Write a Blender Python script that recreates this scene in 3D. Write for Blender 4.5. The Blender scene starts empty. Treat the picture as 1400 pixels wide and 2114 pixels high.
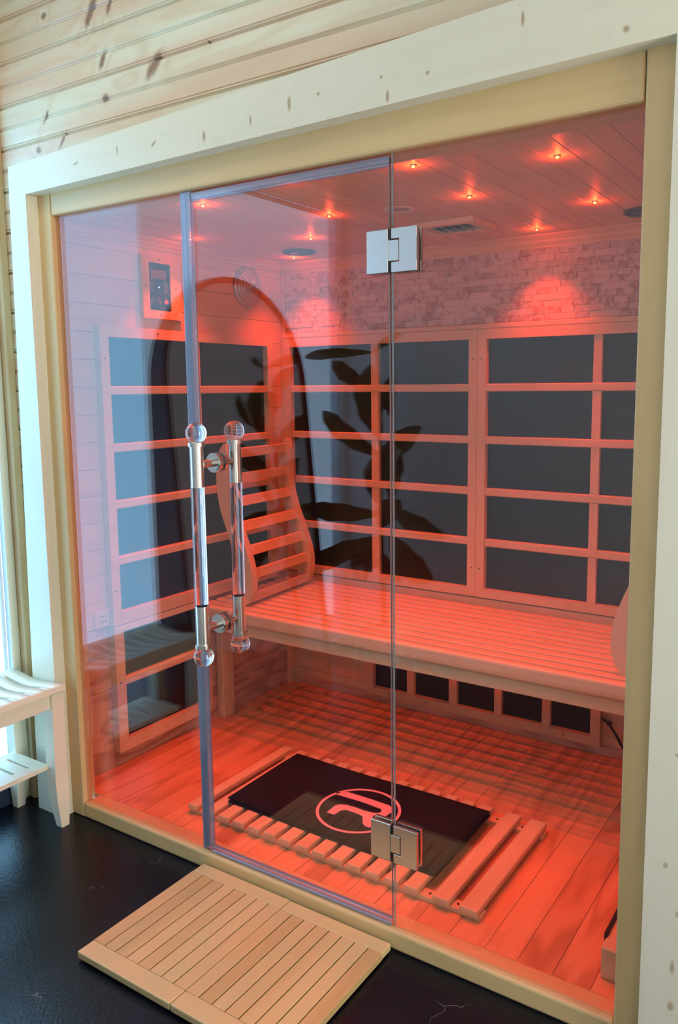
import bpy, bmesh, math, random
from mathutils import Vector, Matrix
random.seed(7)
S = bpy.context.scene
COL = S.collection

# ---------------------------------------------------------------- camera
def make_camera():
    yaw, pitch, roll = map(math.radians, (-32.7698, -7.4118, -0.4273))
    f = Vector((math.sin(yaw)*math.cos(pitch), math.cos(yaw)*math.cos(pitch), math.sin(pitch)))
    r = Vector((math.cos(yaw), -math.sin(yaw), 0)); u = r.cross(f)
    r2 = r*math.cos(roll) + u*math.sin(roll); u2 = -r*math.sin(roll) + u*math.cos(roll)
    cd = bpy.data.cameras.new('camera'); c = bpy.data.objects.new('camera', cd); COL.objects.link(c)
    m = Matrix(((r2.x, u2.x, -f.x, 2.1275), (r2.y, u2.y, -f.y, -1.5767), (r2.z, u2.z, -f.z, 1.2886), (0, 0, 0, 1)))
    c.matrix_world = m
    cd.sensor_fit = 'HORIZONTAL'; cd.sensor_width = 24.0
    cd.lens = 1660.05/1400*24.0
    cd.shift_x = (700-763.58)/1400; cd.shift_y = (1016.97-1057)/1400
    cd.clip_start = 0.02
    S.camera = c
make_camera()

# ---------------------------------------------------------------- light and exposure
S.view_settings.view_transform = 'Standard'; S.view_settings.look = 'None'
S.view_settings.gamma = 1; S.view_settings.use_curve_mapping = False
S.view_settings.exposure = 0.0
SKY = (1.3, 2.75, 4.3); SKY_STRENGTH = 1.45
LED_POWER = 0.35; BEAM_POWER = 20.0; LED_COLOR = (1.0, 0.052, 0.010)
FILL_POWER = 5.8; FILL_COLOR = (1.0, .95, .76)
REAR_WINDOW_POWER = 3; RIGHT_WINDOW_POWER = 52; RIGHT_WINDOW_COLOR = (1.0, 0.98, 0.93)
w = bpy.data.worlds.new('world'); S.world = w; w.use_nodes = True
bg = w.node_tree.nodes['Background']; bg.inputs[0].default_value = (*[c/3 for c in SKY], 1); bg.inputs[1].default_value = 3*SKY_STRENGTH
def area(name, loc, size, sy, direction, power=1, color=(1, 1, 1), portal=False):
    l = bpy.data.lights.new(name, 'AREA'); l.shape = 'RECTANGLE'; l.size = size; l.size_y = sy
    l.energy = power; l.color = color
    if portal: l.cycles.is_portal = True
    o = bpy.data.objects.new(name, l); COL.objects.link(o); o.location = loc
    o.rotation_euler = Vector(direction).to_track_quat('-Z', 'Y').to_euler()
    return o
area('window_daylight', (-0.24, -0.36, 1.07), 2.1, 0.53, (1, 0, 0), portal=True).rotation_euler = (0, -math.pi/2, 0)
area('window_daylight', (-0.24, -1.27, 1.07), 2.1, 1.25, (1, 0, 0), portal=True).rotation_euler = (0, -math.pi/2, 0)
area('window_daylight', (3.77, -.58, 1.05), 1.9, .8, (1, 0, 0), RIGHT_WINDOW_POWER, RIGHT_WINDOW_COLOR).rotation_euler = (0, math.pi/2, 0)
area('window_daylight', (2.95, -1.895, 1.05), 1.1, 1.3, (0, 1, 0), REAR_WINDOW_POWER, (1, .93, .72))
FILL_LAMP = dict(loc=(.3, -.85, 2.55), size=0.8, sy=0.5)
S.cycles.max_bounces = 10; S.cycles.transparent_max_bounces = 24; S.cycles.glossy_bounces = 6
S.cycles.sample_clamp_indirect = 6; S.cycles.caustics_reflective = False; S.cycles.caustics_refractive = False

# ---------------------------------------------------------------- materials
class NT:
    def __init__(s, name):
        s.m = bpy.data.materials.new(name); s.m.use_nodes = True
        s.t = s.m.node_tree; s.p = s.t.nodes['Principled BSDF']; s.out = s.t.nodes['Material Output']
    def n(s, k, **kw):
        nd = s.t.nodes.new('ShaderNode'+k)
        for a, b in kw.items(): setattr(nd, a, b)
        return nd
    def l(s, a, b): s.t.links.new(a, b)
    def put(s, sock, v):
        if isinstance(v, (int, float, tuple)): sock.default_value = v
        else: s.l(v, sock)
    def ma(s, op, a, b=0.0, c=0.0, clamp=False):
        nd = s.n('Math', operation=op, use_clamp=clamp)
        for i, v in enumerate((a, b, c)): s.put(nd.inputs[i], v)
        return nd.outputs[0]
    def vec(s, x, y, z):
        nd = s.n('CombineXYZ')
        for i, v in enumerate((x, y, z)): s.put(nd.inputs[i], v)
        return nd.outputs[0]
    def mix(s, f, a, b, mode='MIX'):
        nd = s.n('Mix', data_type='RGBA', blend_type=mode)
        s.put(nd.inputs[0], f)
        for i, v in ((6, a), (7, b)):
            if isinstance(v, tuple): v = (*v, 1) if len(v) == 3 else v
            s.put(nd.inputs[i], v)
        return nd.outputs[2]
    def noise(s, v, scale=1, detail=2, rough=.5, dist=0):
        nd = s.n('TexNoise'); s.l(v, nd.inputs['Vector'])
        nd.inputs['Scale'].default_value = scale; nd.inputs['Detail'].default_value = detail
        nd.inputs['Roughness'].default_value = rough; nd.inputs['Distortion'].default_value = dist
        return nd.outputs[0]
    def ramp(s, v, a, b):
        nd = s.n('MapRange'); s.put(nd.inputs[0], v); nd.inputs[1].default_value = a; nd.inputs[2].default_value = b
        return nd.outputs[0]

def wood(name, light, dark, axis='X', rings=0.35, ringk=26, fine=0.25, island=0.12, rough=0.45, spec=0.4,
         pink=None, knotcol=(.19, .075, .035), knots=(), knot_plane='XZ', streak=0.5, bump=0.15, across=9.0, along=1.2):
    N = NT(name)
    tc = N.n('TexCoord').outputs['Object']; sp = N.n('SeparateXYZ'); N.l(tc, sp.inputs[0])
    x, y, z = sp.outputs
    u, a, b = {'X': (x, y, z), 'Y': (y, x, z), 'Z': (z, x, y)}[axis]
    ri = N.n('NewGeometry').outputs['Random Per Island']; ro = N.n('ObjectInfo').outputs['Random']
    r = N.ma('ADD', N.ma('MULTIPLY', ri, 17.0), N.ma('MULTIPLY', ro, 5.0))
    phase = N.noise(N.vec(N.ma('MULTIPLY_ADD', u, along, r), N.ma('MULTIPLY_ADD', a, across, r), N.ma('MULTIPLY', b, across)), 1, 2.5, .45, .25)
    kn_mask = None
    if knots:
        tot = None; core = None; wob = N.ma('MULTIPLY', N.ma('SUBTRACT', N.noise(tc, 55, 3, .6), .5), 1.1)
        p, q = {'XZ': (x, z), 'YZ': (y, z)}[knot_plane]
        for (kx, kz, rx, rz, ang) in knots:
            ca, sa = math.cos(ang), math.sin(ang)
            dx = N.ma('SUBTRACT', p, kx); dz = N.ma('SUBTRACT', q, kz)
            e1 = N.ma('MULTIPLY', N.ma('MULTIPLY_ADD', dx, ca, N.ma('MULTIPLY', dz, sa)), 1/rx)
            e2 = N.ma('MULTIPLY', N.ma('MULTIPLY_ADD', dz, ca, N.ma('MULTIPLY', dx, -sa)), 1/rz)
            d = N.ma('SQRT', N.ma('MULTIPLY_ADD', e1, e1, N.ma('MULTIPLY', e2, e2)))
            f = N.ma('POWER', 2.718, N.ma('MULTIPLY', d, -0.75))
            c = N.ma('SUBTRACT', 1.0, N.ma('MULTIPLY', N.ma('SUBTRACT', N.ma('ADD', d, wob), 0.55), 1.6, 0, True), 0, True)
            tot = f if tot is None else N.ma('MAXIMUM', tot, f)
            core = c if core is None else N.ma('MAXIMUM', core, c)
        phase = N.ma('MULTIPLY_ADD', tot, 0.45, phase)
        kn_mask = (tot, core)
    ring = N.ma('MULTIPLY_ADD', N.ma('SINE', N.ma('MULTIPLY', phase, float(ringk)*2)), .5, .5)
    ring = N.ma('POWER', ring, 2.2)
    big = N.ramp(N.noise(N.vec(N.ma('MULTIPLY_ADD', u, .9, N.ma('MULTIPLY', r, 2.0)), N.ma('MULTIPLY', a, 7.0), N.ma('MULTIPLY', b, 12.0)), 1, 2, .5, .6), .40, .66)
    fg = N.noise(N.vec(N.ma('MULTIPLY', u, 5.0), N.ma('MULTIPLY', a, 260.0), N.ma('MULTIPLY', b, 260.0)), 1, 2, .6)
    fac = N.ma('ADD', N.ma('MULTIPLY', ring, rings), N.ma('MULTIPLY', N.ma('SUBTRACT', fg, .45), fine))
    fac = N.ma('ADD', fac, N.ma('MULTIPLY', N.ma('SUBTRACT', N.ma('FRACT', N.ma('ADD', ri, ro)), .5), island*2), 0, True)
    col = N.mix(fac, light, dark)
    if pink: col = N.mix(N.ma('MULTIPLY', big, streak), col, pink)
    if kn_mask:
        col = N.mix(N.ma('MULTIPLY', N.ramp(kn_mask[0], .35, .8), .45), col, tuple(c*.62 for c in dark))
        spk = N.noise(tc, 90, 3, .7)
        col = N.mix(N.ma('MULTIPLY', kn_mask[1], N.ma('MULTIPLY_ADD', spk, .5, .5, True)), col, knotcol)
    N.l(col, N.p.inputs['Base Color'])
    N.p.inputs['Roughness'].default_value = rough; N.p.inputs['Specular IOR Level'].default_value = spec
    if bump:
        bn = N.n('Bump'); bn.inputs['Strength'].default_value = bump; bn.inputs['Distance'].default_value = .0008
        N.l(N.ma('ADD', fg, N.ma('MULTIPLY', ring, .4)), bn.inputs['Height']); N.l(bn.outputs[0], N.p.inputs['Normal'])
    return N.m

def plain(name, col, rough=.5, metal=0.0, spec=.5, emit=None, es=0, noise=0, nscale=40, bump=0, coat=0):
    N = NT(name); p = N.p
    p.inputs['Base Color'].default_value = (*col, 1); p.inputs['Roughness'].default_value = rough
    p.inputs['Metallic'].default_value = metal; p.inputs['Specular IOR Level'].default_value = spec
    p.inputs['Coat Weight'].default_value = coat
    if emit: p.inputs['Emission Color'].default_value = (*emit, 1); p.inputs['Emission Strength'].default_value = es
    tc = N.n('TexCoord').outputs['Object']
    if noise:
        nz = N.noise(tc, nscale, 3)
        N.l(N.mix(N.ma('MULTIPLY', N.ma('SUBTRACT', nz, .35), noise*2, 0, True), col, tuple(c*.45 for c in col)), p.inputs['Base Color'])
    if bump:
        bn = N.n('Bump'); bn.inputs['Strength'].default_value = bump; bn.inputs['Distance'].default_value = .002
        N.l(N.noise(tc, nscale, 3), bn.inputs['Height']); N.l(bn.outputs[0], p.inputs['Normal'])
    return N.m

def clear_pane(name, r0=.045, tint=(.97, .985, .98), rough=0.0, haze=0, hazecol=(.6, .65, .8)):
    N = NT(name); N.t.nodes.remove(N.p)
    g = N.n('NewGeometry'); dp = N.n('VectorMath', operation='DOT_PRODUCT'); N.l(g.outputs['Normal'], dp.inputs[0]); N.l(g.outputs['Incoming'], dp.inputs[1])
    k = N.ma('SUBTRACT', 1.0, N.ma('ABSOLUTE', dp.outputs['Value']), 0, True)
    f = N.ma('MULTIPLY_ADD', N.ma('POWER', k, 5.0), 1-r0, r0, True)
    tr = N.n('BsdfTransparent'); tr.inputs[0].default_value = (*tint, 1)
    gl = N.n('BsdfGlossy'); gl.inputs['Roughness'].default_value = rough
    mx = N.n('MixShader'); N.l(f, mx.inputs[0]); N.l(tr.outputs[0], mx.inputs[1]); N.l(gl.outputs[0], mx.inputs[2])
    o = mx.outputs[0]
    if haze:
        df = N.n('BsdfDiffuse'); df.inputs[0].default_value = (*hazecol, 1)
        m2 = N.n('MixShader'); m2.inputs[0].default_value = haze
        N.l(o, m2.inputs[1]); N.l(df.outputs[0], m2.inputs[2]); o = m2.outputs[0]
    N.l(o, N.out.inputs[0])
    return N.m

def glass_solid(name):
    N = NT(name); p = N.p
    p.inputs['Transmission Weight'].default_value = 1; p.inputs['Roughness'].default_value = .0
    p.inputs['IOR'].default_value = 1.49; p.inputs['Base Color'].default_value = (.97, .98, 1, 1)
    return N.m

SIDING_KNOTS = [(.075, 2.323, .012, .009, 0), (.274, 2.291, .05, .014, 1.0), (.347, 2.290, .03, .008, 1.2), (.309, 2.157, .026, .010, 1.05),
                (.504, 2.105, .040, .016, .75), (.315, 2.06, .013, .011, 0), (.692, 2.118, .006, .005, 0), (.06, 2.058, .022, .006, .9),
                (.02, 1.975, .012, .010, 0), (1.5, 2.2, .02, .012, .4), (1.0, 2.27, .02, .02, 0), (.13, 1.985, .03, .006, .9)]
CASING_KNOTS = [(.25, 1.892, .010, .003, .2), (.415, 1.899, .003, .012, 0), (.549, 1.894, .010, .004, .6), (.72, 1.884, .005, .012, 0),
                (.865, 1.893, .003, .012, 0), (.977, 1.909, .005, .016, 0), (1.056, 1.914, .004, .004, 0), (1.23, 1.876, .004, .012, 0),
                (1.215, 1.916, .004, .004, 0), (1.322, 1.902, .004, .004, 0), (1.52, 1.955, .003, .014, 0), (1.709, 1.894, .006, .007, .6)]
RCASING_KNOTS = [(1.845, .62, .006, .004, .3), (1.83, .4, .005, .006, 0), (1.86, .31, .009, .008, 0), (1.85, .2, .004, .014, 0), (1.84, .9, .003, .003, 0), (1.85, .12, .006, .010, 0)]
M = {}
M['siding'] = wood('knotty_pine_siding', (.72, .69, .50), (.60, .43, .24), 'X', rings=.46, ringk=17, fine=.34, island=.14, pink=(.70, .46, .30), streak=.75, knots=SIDING_KNOTS, rough=.35, spec=.5)
M['siding2'] = wood('pine_siding_plain', (.72, .64, .46), (.62, .44, .26), 'X', rings=.30, ringk=15, pink=(.70, .48, .32), streak=.7, rough=.35)
M['casing_top'] = wood('pale_pine_casing', (.76, .72, .55), (.62, .52, .34), 'X', rings=.14, fine=.16, knots=CASING_KNOTS, rough=.4, knotcol=(.40, .27, .12))
M['casing_side'] = wood('pale_pine_side_casing', (.76, .72, .56), (.62, .52, .36), 'Z', rings=.14, fine=.16, rough=.4)
M['casing_right'] = wood('pale_pine_right_casing', (.74, .71, .57), (.62, .53, .38), 'Z', rings=.14, fine=.16, knots=RCASING_KNOTS, rough=.4, knotcol=(.42, .32, .18))
M['corner'] = wood('amber_pine_batten', (.66, .47, .25), (.5, .28, .11), 'Z', rings=.3, fine=.2)
for ax in 'XYZ':
    M['hem'+ax] = wood('hemlock_'+ax.lower(), (.68, .48, .23), (.52, .33, .12), ax, rings=.20, ringk=12, fine=.30, island=.12, rough=.42)
    M['cab'+ax] = wood('cabin_hemlock_'+ax.lower(), (.72, .54, .33), (.56, .37, .19), ax, rings=.30, ringk=14, fine=.30, island=.18, rough=.5, spec=.3)
M['grain'] = wood('cathedral_hemlock', (.62, .40, .28), (.36, .17, .10), 'Y', rings=.75, ringk=24, fine=.2, island=.2, rough=.5, spec=.3, along=1.6, across=7)
M['grainX'] = wood('cathedral_hemlock_x', (.66, .44, .32), (.44, .24, .15), 'X', rings=.6, ringk=24, fine=.2, island=.2, rough=.5, spec=.3, along=1.6, across=7)
M['floorwood'] = wood('cabin_floor_wood', (.78, .38, .19), (.34, .12, .055), 'Y', rings=.42, ringk=20, fine=.28, island=.28, rough=.5, spec=.15, along=1.1, across=8)
M['bamboo'] = wood('bamboo_mat_wood', (.60, .46, .22), (.38, .19, .05), 'Y', rings=.18, ringk=10, fine=.22, island=.30, rough=.38, spec=.5)
M['bambooX'] = wood('bamboo_mat_rail_wood', (.60, .47, .23), (.48, .34, .14), 'X', rings=.12, ringk=10, fine=.2, island=.1, rough=.38)
for ax in 'XYZ':
    M['stool'+ax] = wood('pale_bamboo_'+ax.lower(), (.86, .80, .63), (.74, .64, .44), ax, rings=.15, ringk=10, fine=.2, island=.15, rough=.4)
M['heater'] = plain('heater_film_black', (.010, .011, .014), rough=.32, spec=.35, bump=.08, nscale=900)
M['wallpaint'] = plain('white_wall_paint', (.72, .73, .76), .8)
M['wallgrey'] = plain('grey_white_wall_paint', (.72, .77, .85), .8)
M['ceilpaint'] = plain('ceiling_paint', (.75, .75, .74), .8)
M['darkbase'] = plain('navy_door_bottom', (.02, .035, .07), .35)
M['steel'] = plain('brushed_steel', (.62, .64, .62), .28, 1.0)
M['nickel'] = plain('satin_nickel', (.66, .65, .60), .22, 1.0)
M['chrome'] = plain('bright_steel', (.8, .8, .8), .1, 1.0)
M['alu'] = plain('pale_aluminium', (.55, .57, .56), .4, .6)
M['rubber'] = plain('black_rubber', (.012, .012, .014), .5)
M['charcoal'] = plain('charcoal_speaker_cloth', (.05, .055, .065), .7, noise=.3, nscale=600)
M['cloth'] = plain('black_towel', (.012, .006, .012), .9, spec=.2, noise=.4, nscale=500)
M['pinkprint'] = plain('pale_print', (.80, .42, .44), .7)
M['ctrl'] = plain('control_face_black', (.012, .014, .02), .15, spec=.6)
M['lcd'] = plain('lcd_grey', (.10, .05, .05), .3, emit=(.8, .12, .12), es=.12)
M['icon'] = plain('icon_grey', (.35, .36, .40), .5)
M['bluedot'] = plain('blue_indicator', (.1, .1, .9), .4, emit=(.15, .25, 1), es=5)
M['reddot'] = plain('red_button', (.7, .08, .05), .4, emit=(1, .1, .05), es=.3)
M['cream'] = plain('cream_plastic', (.70, .62, .50), .4)
M['socket'] = plain('socket_slots', (.05, .05, .05), .5)
M['screw'] = plain('dark_screw', (.04, .03, .03), .4, .5)
M['led'] = plain('lit_led_lens', (.9, .2, .1), .3, emit=(1.0, .16, .03), es=14)
M['mirror'] = plain('mirror_silver', (.80, .84, .86), .01, 1.0)
M['navy'] = plain('navy_black_frame', (.006, .009, .02), .35)
M['whitepot'] = plain('white_ceramic', (.8, .8, .8), .25)
M['soil'] = plain('potting_soil', (.03, .02, .012), .95, bump=.5, nscale=120)
M['stem'] = plain('brown_stem', (.10, .06, .035), .8)
M['pane'] = clear_pane('clear_glass_pane', .058, (.95, .965, .96))
M['film'] = clear_pane('frosted_window_film', .04, (.86, .74, .70))
M['paneedge'] = plain('glass_edge_green', (.22, .32, .36), .12, spec=.8)
M['seal'] = clear_pane('clear_plastic_seal', .14, (.80, .82, .93), .15, haze=.22, hazecol=(.50, .60, .80))
M['sealdark'] = clear_pane('magnet_seal_core', .20, (.45, .55, .72), .12, haze=.35, hazecol=(.16, .28, .45))
M['acrylic'] = glass_solid('clear_acrylic')
def leaf_mat():
    N = NT('fig_leaf_green'); tc = N.n('TexCoord').outputs['Object']
    N.l(N.mix(N.noise(tc, 14, 3), (.035, .085, .03), (.09, .16, .06)), N.p.inputs['Base Color'])
    N.p.inputs['Roughness'].default_value = .35; N.p.inputs['Specular IOR Level'].default_value = .5
    return N.m
M['leaf'] = leaf_mat()
def floor_mat():
    N = NT('black_sealed_floor'); tc = N.n('TexCoord').outputs['Object']
    n1 = N.noise(tc, 130, 3, .6); n2 = N.noise(tc, 6, 2)
    vo = N.n('TexVoronoi'); vo.inputs['Scale'].default_value = 4.2; N.l(tc, vo.inputs['Vector'])
    jit = N.noise(tc, 60, 2)
    sp = N.ma('LESS_THAN', N.ma('MULTIPLY_ADD', jit, .03, vo.outputs['Distance']), .026)
    crk = N.n('TexVoronoi', feature='DISTANCE_TO_EDGE'); crk.inputs['Scale'].default_value = 1.1
    wv = N.n('VectorMath', operation='ADD'); N.l(tc, wv.inputs[0])
    nz = N.n('TexNoise'); nz.inputs['Scale'].default_value = 7; nz.inputs['Detail'].default_value = 4; N.l(tc, nz.inputs['Vector'])
    sc = N.n('VectorMath', operation='SCALE'); N.l(nz.outputs['Color'], sc.inputs[0]); sc.inputs[3].default_value = .25
    N.l(sc.outputs[0], wv.inputs[1]); N.l(wv.outputs[0], crk.inputs['Vector'])
    ck = N.ma('MULTIPLY', N.ma('LESS_THAN', crk.outputs['Distance'], .0013), N.ramp(n2, .56, .64))
    c = N.mix(N.ma('MULTIPLY', n2, .6), (.003, .004, .007), (.007, .010, .016))
    c = N.mix(N.ma('MULTIPLY', ck, .35), c, (.25, .27, .27)); c = N.mix(sp, c, (.5, .52, .5))
    N.l(c, N.p.inputs['Base Color']); N.p.inputs['Specular IOR Level'].default_value = .30
    N.l(N.ma('MULTIPLY_ADD', n2, .12, .17), N.p.inputs['Roughness'])
    bn = N.n('Bump'); bn.inputs['Strength'].default_value = .40; bn.inputs['Distance'].default_value = .002
    N.l(n1, bn.inputs['Height']); N.l(bn.outputs[0], N.p.inputs['Normal'])
    return N.m
M['floor'] = floor_mat()
def stone_mat():
    N = NT('split_face_stone'); tc = N.n('TexCoord').outputs['Object']
    ri = N.n('NewGeometry').outputs['Random Per Island']
    n1 = N.noise(tc, 38, 4, .65, .8)
    c = N.mix(ri, (.66, .57, .50), (.56, .46, .40))
    c = N.mix(N.ma('MULTIPLY', N.ramp(N.ma('MULTIPLY_ADD', ri, .16, n1), .58, .70), .75), c, (.36, .21, .13))
    N.l(c, N.p.inputs['Base Color']); N.p.inputs['Roughness'].default_value = .7
    bn = N.n('Bump'); bn.inputs['Strength'].default_value = .6; bn.inputs['Distance'].default_value = .003
    N.l(N.noise(tc, 110, 4, .7), bn.inputs['Height']); N.l(bn.outputs[0], N.p.inputs['Normal'])
    return N.m
M['stone'] = stone_mat()

# ---------------------------------------------------------------- mesh helpers
WL = {}
def thing(name, label, cat, loc=(0, 0, 0), group=None):
    o = bpy.data.objects.new(name, None); COL.objects.link(o); o.location = loc; o.empty_display_size = .05
    o['label'] = label; o['category'] = cat
    if group: o['group'] = group
    WL[o.name] = Vector(loc); return o
def obj(name, bm, mat, parent=None, smooth=False, label=None, kind=None):
    me = bpy.data.meshes.new(name)
    off = WL.get(parent.name, Vector()) if parent else Vector()
    if parent: bmesh.ops.translate(bm, verts=bm.verts[:], vec=-off)
    bmesh.ops.recalc_face_normals(bm, faces=bm.faces[:])
    bm.to_mesh(me); bm.free()
    for m in (mat if isinstance(mat, (list, tuple)) else [mat]): me.materials.append(m)
    if smooth:
        for p in me.polygons: p.use_smooth = True
    o = bpy.data.objects.new(name, me); COL.objects.link(o)
    if parent: o.parent = parent
    WL[o.name] = off
    if label: o['label'] = label
    if kind: o['kind'] = kind
    return o
def tag(o, label, cat, group=None):
    o['label'] = label; o['category'] = cat
    if group: o['group'] = group
    return o
def struct(name, bm, mat, label, cat='wall', smooth=False):
    o = obj(name, bm, mat, smooth=smooth); o['kind'] = 'structure'; o['label'] = label; o['category'] = cat; return o
def B(): return bmesh.new()
def box(bm, x0, x1, y0, y1, z0, z1, bev=0.0, mi=0, seg=1):
    t = bmesh.new()
    bmesh.ops.create_cube(t, size=1)
    for v in t.verts:
        v.co = Vector(((x0+x1)/2+v.co.x*(x1-x0), (y0+y1)/2+v.co.y*(y1-y0), (z0+z1)/2+v.co.z*(z1-z0)))
    if bev:
        bmesh.ops.bevel(t, geom=t.edges[:], offset=bev, segments=seg, affect='EDGES', profile=.5)
    add(bm, t, mi)
    return bm
def add(bm, t, mi=0, mat=None):
    mp = {}
    for v in t.verts: mp[v] = bm.verts.new(mat @ v.co if mat else v.co)
    for f in t.faces:
        try:
            nf = bm.faces.new([mp[v] for v in f.verts]); nf.material_index = mi or f.material_index; nf.smooth = f.smooth
        except ValueError: pass
    t.free()
def cyl(bm, p0, p1, r0, r1=None, n=24, mi=0):
    r1 = r0 if r1 is None else r1
    p0, p1 = Vector(p0), Vector(p1); d = (p1-p0); L = d.length
    t = bmesh.new(); bmesh.ops.create_cone(t, cap_ends=True, segments=n, radius1=r0, radius2=r1, depth=L)
    mt = Matrix.Translation((p0+p1)/2) @ d.to_track_quat('Z', 'Y').to_matrix().to_4x4()
    for f in t.faces: f.smooth = len(f.verts) == 4
    bmesh.ops.split_edges(t, edges=[e for e in t.edges if any(len(f.verts) > 4 for f in e.link_faces)])
    add(bm, t, mi, mt); return bm
def lathe(bm, prof, center, axis='Z', n=32):
    c = Vector(center); rows = []
    for r, h in prof:
        row = []
        for k in range(n):
            a = 2*math.pi*k/n
            p = {'Z': Vector((r*math.cos(a), r*math.sin(a), h)), 'X': Vector((h, r*math.cos(a), r*math.sin(a))), 'Y': Vector((r*math.cos(a), h, r*math.sin(a)))}[axis]
            row.append(bm.verts.new(c+p))
        rows.append(row)
    for i in range(len(rows)-1):
        for k in range(n):
            f = bm.faces.new((rows[i][k], rows[i][(k+1) % n], rows[i+1][(k+1) % n], rows[i+1][k])); f.smooth = True
    for r in (rows[0], rows[-1]):
        try: bm.faces.new(r)
        except ValueError: pass
    return bm
def tube(bm, pts, r, n=10):
    pts = [Vector(p) for p in pts]; rings = []
    for i, p in enumerate(pts):
        d = (pts[min(i+1, len(pts)-1)]-pts[max(i-1, 0)]).normalized()
        q = d.to_track_quat('Z', 'Y')
        rr = r[i] if isinstance(r, (list, tuple)) else r
        rings.append([bm.verts.new(p+q @ Vector((rr*math.cos(2*math.pi*k/n), rr*math.sin(2*math.pi*k/n), 0))) for k in range(n)])
    for i in range(len(rings)-1):
        for k in range(n):
            bm.faces.new((rings[i][k], rings[i][(k+1) % n], rings[i+1][(k+1) % n], rings[i+1][k])).smooth = True
    bm.faces.new(rings[0]); bm.faces.new(rings[-1]); return bm
def prism(bm, poly, fn, h0, h1, mi=0):
    """extrude a 2D polygon; fn(a, b, h) -> point"""
    A = [bm.verts.new(fn(a, b, h0)) for a, b in poly]; Bv = [bm.verts.new(fn(a, b, h1)) for a, b in poly]
    f1 = bm.faces.new(A); f2 = bm.faces.new(Bv); n = len(poly)
    sides = [bm.faces.new((A[i], A[(i+1) % n], Bv[(i+1) % n], Bv[i])) for i in range(n)]
    for f in (f1, f2, *sides): f.material_index = mi
    bmesh.ops.triangulate(bm, faces=[f1, f2], ngon_method='EAR_CLIP')
    return bm
def smooth_path(P, k=6):
    out = []
    for i in range(len(P)-1):
        p0, p1, p2, p3 = (Vector(P[max(i-1, 0)]), Vector(P[i]), Vector(P[i+1]), Vector(P[min(i+2, len(P)-1)]))
        for j in range(k):
            t = j/k
            out.append(.5*((2*p1)+(p2-p0)*t+(2*p0-5*p1+4*p2-p3)*t*t+(-p0+3*p1-3*p2+p3)*t**3))
    out.append(Vector(P[-1])); return out

FZ = -.045        # level of the black floor
GY = -.050        # plane of the glass front
HC = 1.80         # cabin ceiling
CD = 1.133        # cabin back wall
XL, XR = -.04, 1.78

# ================================================================ SETTING: the room
b = B(); box(b, -.9, 3.9, -2.3, -.02, FZ-.1, FZ); struct('floor', b, M['floor'], 'black sealed concrete floor with white specks', 'floor')
b = B(); box(b, -.3, 3.9, -2.3, .1, 2.62, 2.72); struct('ceiling', b, M['ceilpaint'], 'plain white ceiling of the outer room', 'ceiling')
def siding(bm, x0, x1, z0, z1, yf=-.05, pitch=.1185, zoff=1.88):
    k0 = math.floor((z0-zoff)/pitch)-1
    for k in range(k0, k0+80):
        a, c = zoff+k*pitch, zoff+(k+1)*pitch
        if c <= z0+.002 or a >= z1-.002: continue
        a2, c2 = max(a, z0), min(c, z1)
        mid = (a+c)/2
        raw = [(a, .007), (a+.0015, .006), (a+.004, 0), (a+.007, .0005), (a+.009, .0035), (a+.011, .0005), (mid-.006, 0), (mid-.003, .0035), (mid, .0005), (mid+.003, .0035), (mid+.006, 0), (c-.005, 0), (c-.0015, .006), (c, .007)]
        pr = [(z, d) for z, d in raw if a2 <= z <= c2]
        if not pr: continue
        if pr[0][0] > a2+1e-6: pr.insert(0, (a2, 0))
        if pr[-1][0] < c2-1e-6: pr.append((c2, 0))
        poly = [(yf+d, z) for z, d in pr]+[(yf+.02, pr[-1][0]), (yf+.02, pr[0][0])]
        prism(bm, poly, lambda p, q, h: Vector((h, p, q)), x0, x1)
b = B(); siding(b, -.2, 2.15, 1.86, 2.62); siding(b, 2.15, 3.9, 1.86, 2.62)
siding(b, -.2, .0, FZ, 1.86); siding(b, 1.81, 3.9, FZ, 1.86)
struct('wall_back', b, M['siding'], 'knotty pine beadboard wall around the sauna opening')
b = B(); Y0, Y1 = -.10, -.62
box(b, -.218, -.2, Y0, .1, FZ, 2.62); box(b, -.218, -.2, -1.90, -2.3, FZ, 2.62); box(b, -.218, -.2, -1.9, Y1, FZ, .0); box(b, -.218, -.2, -1.9, Y0, 2.13, 2.62); box(b, -.218, -.2, Y1, Y0, FZ, .0)
struct('wall_left', b, M['wallpaint'], 'white painted side wall with the tall window')
b = B(); box(b, -.3, 3.9, -2.0, -1.92, FZ, 2.62); struct('wall_front', b, M['wallgrey'], 'light grey wall behind the photographer')
b = B(); box(b, 3.8, 3.9, -2.0, .1, FZ, 2.62); struct('wall_right', b, M['wallpaint'], 'white wall at the far right of the room')
b = B(); box(b, -.2, -.19, Y1, -.118, FZ+.002, .055, .002); box(b, -.215, -.2, Y1, Y0, .0, .055)
struct('baseboard_left', b, M['darkbase'], 'dark navy kick board under the tall window', 'baseboard')
wn = thing('window_1', 'tall bright window wall at the left, clear by the stool, frosted behind the arched mirror', 'window', (-.22, -1.0, .05)); wn['kind'] = 'structure'
b = B()
for a, c, d, e in ((-1.9, -1.88, .002, 2.13), (Y0-.008, Y0, .055, 2.13), (-1.88, Y0-.008, 2.11, 2.13), (Y1, Y0-.008, .055, .075), (-1.88, Y1, .002, .02)): box(b, -.232, -.219, a, c, d, e, .002)
obj('window_frame', b, M['wallpaint'], wn)
b = B(); box(b, -.228, -.224, Y1, Y0-.008, .055, 2.11); obj('clear_pane', b, M['pane'], wn)
b = B(); box(b, -.228, -.224, -1.88, Y1-.0005, .02, 2.11); obj('frosted_pane', b, M['film'], wn)
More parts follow.
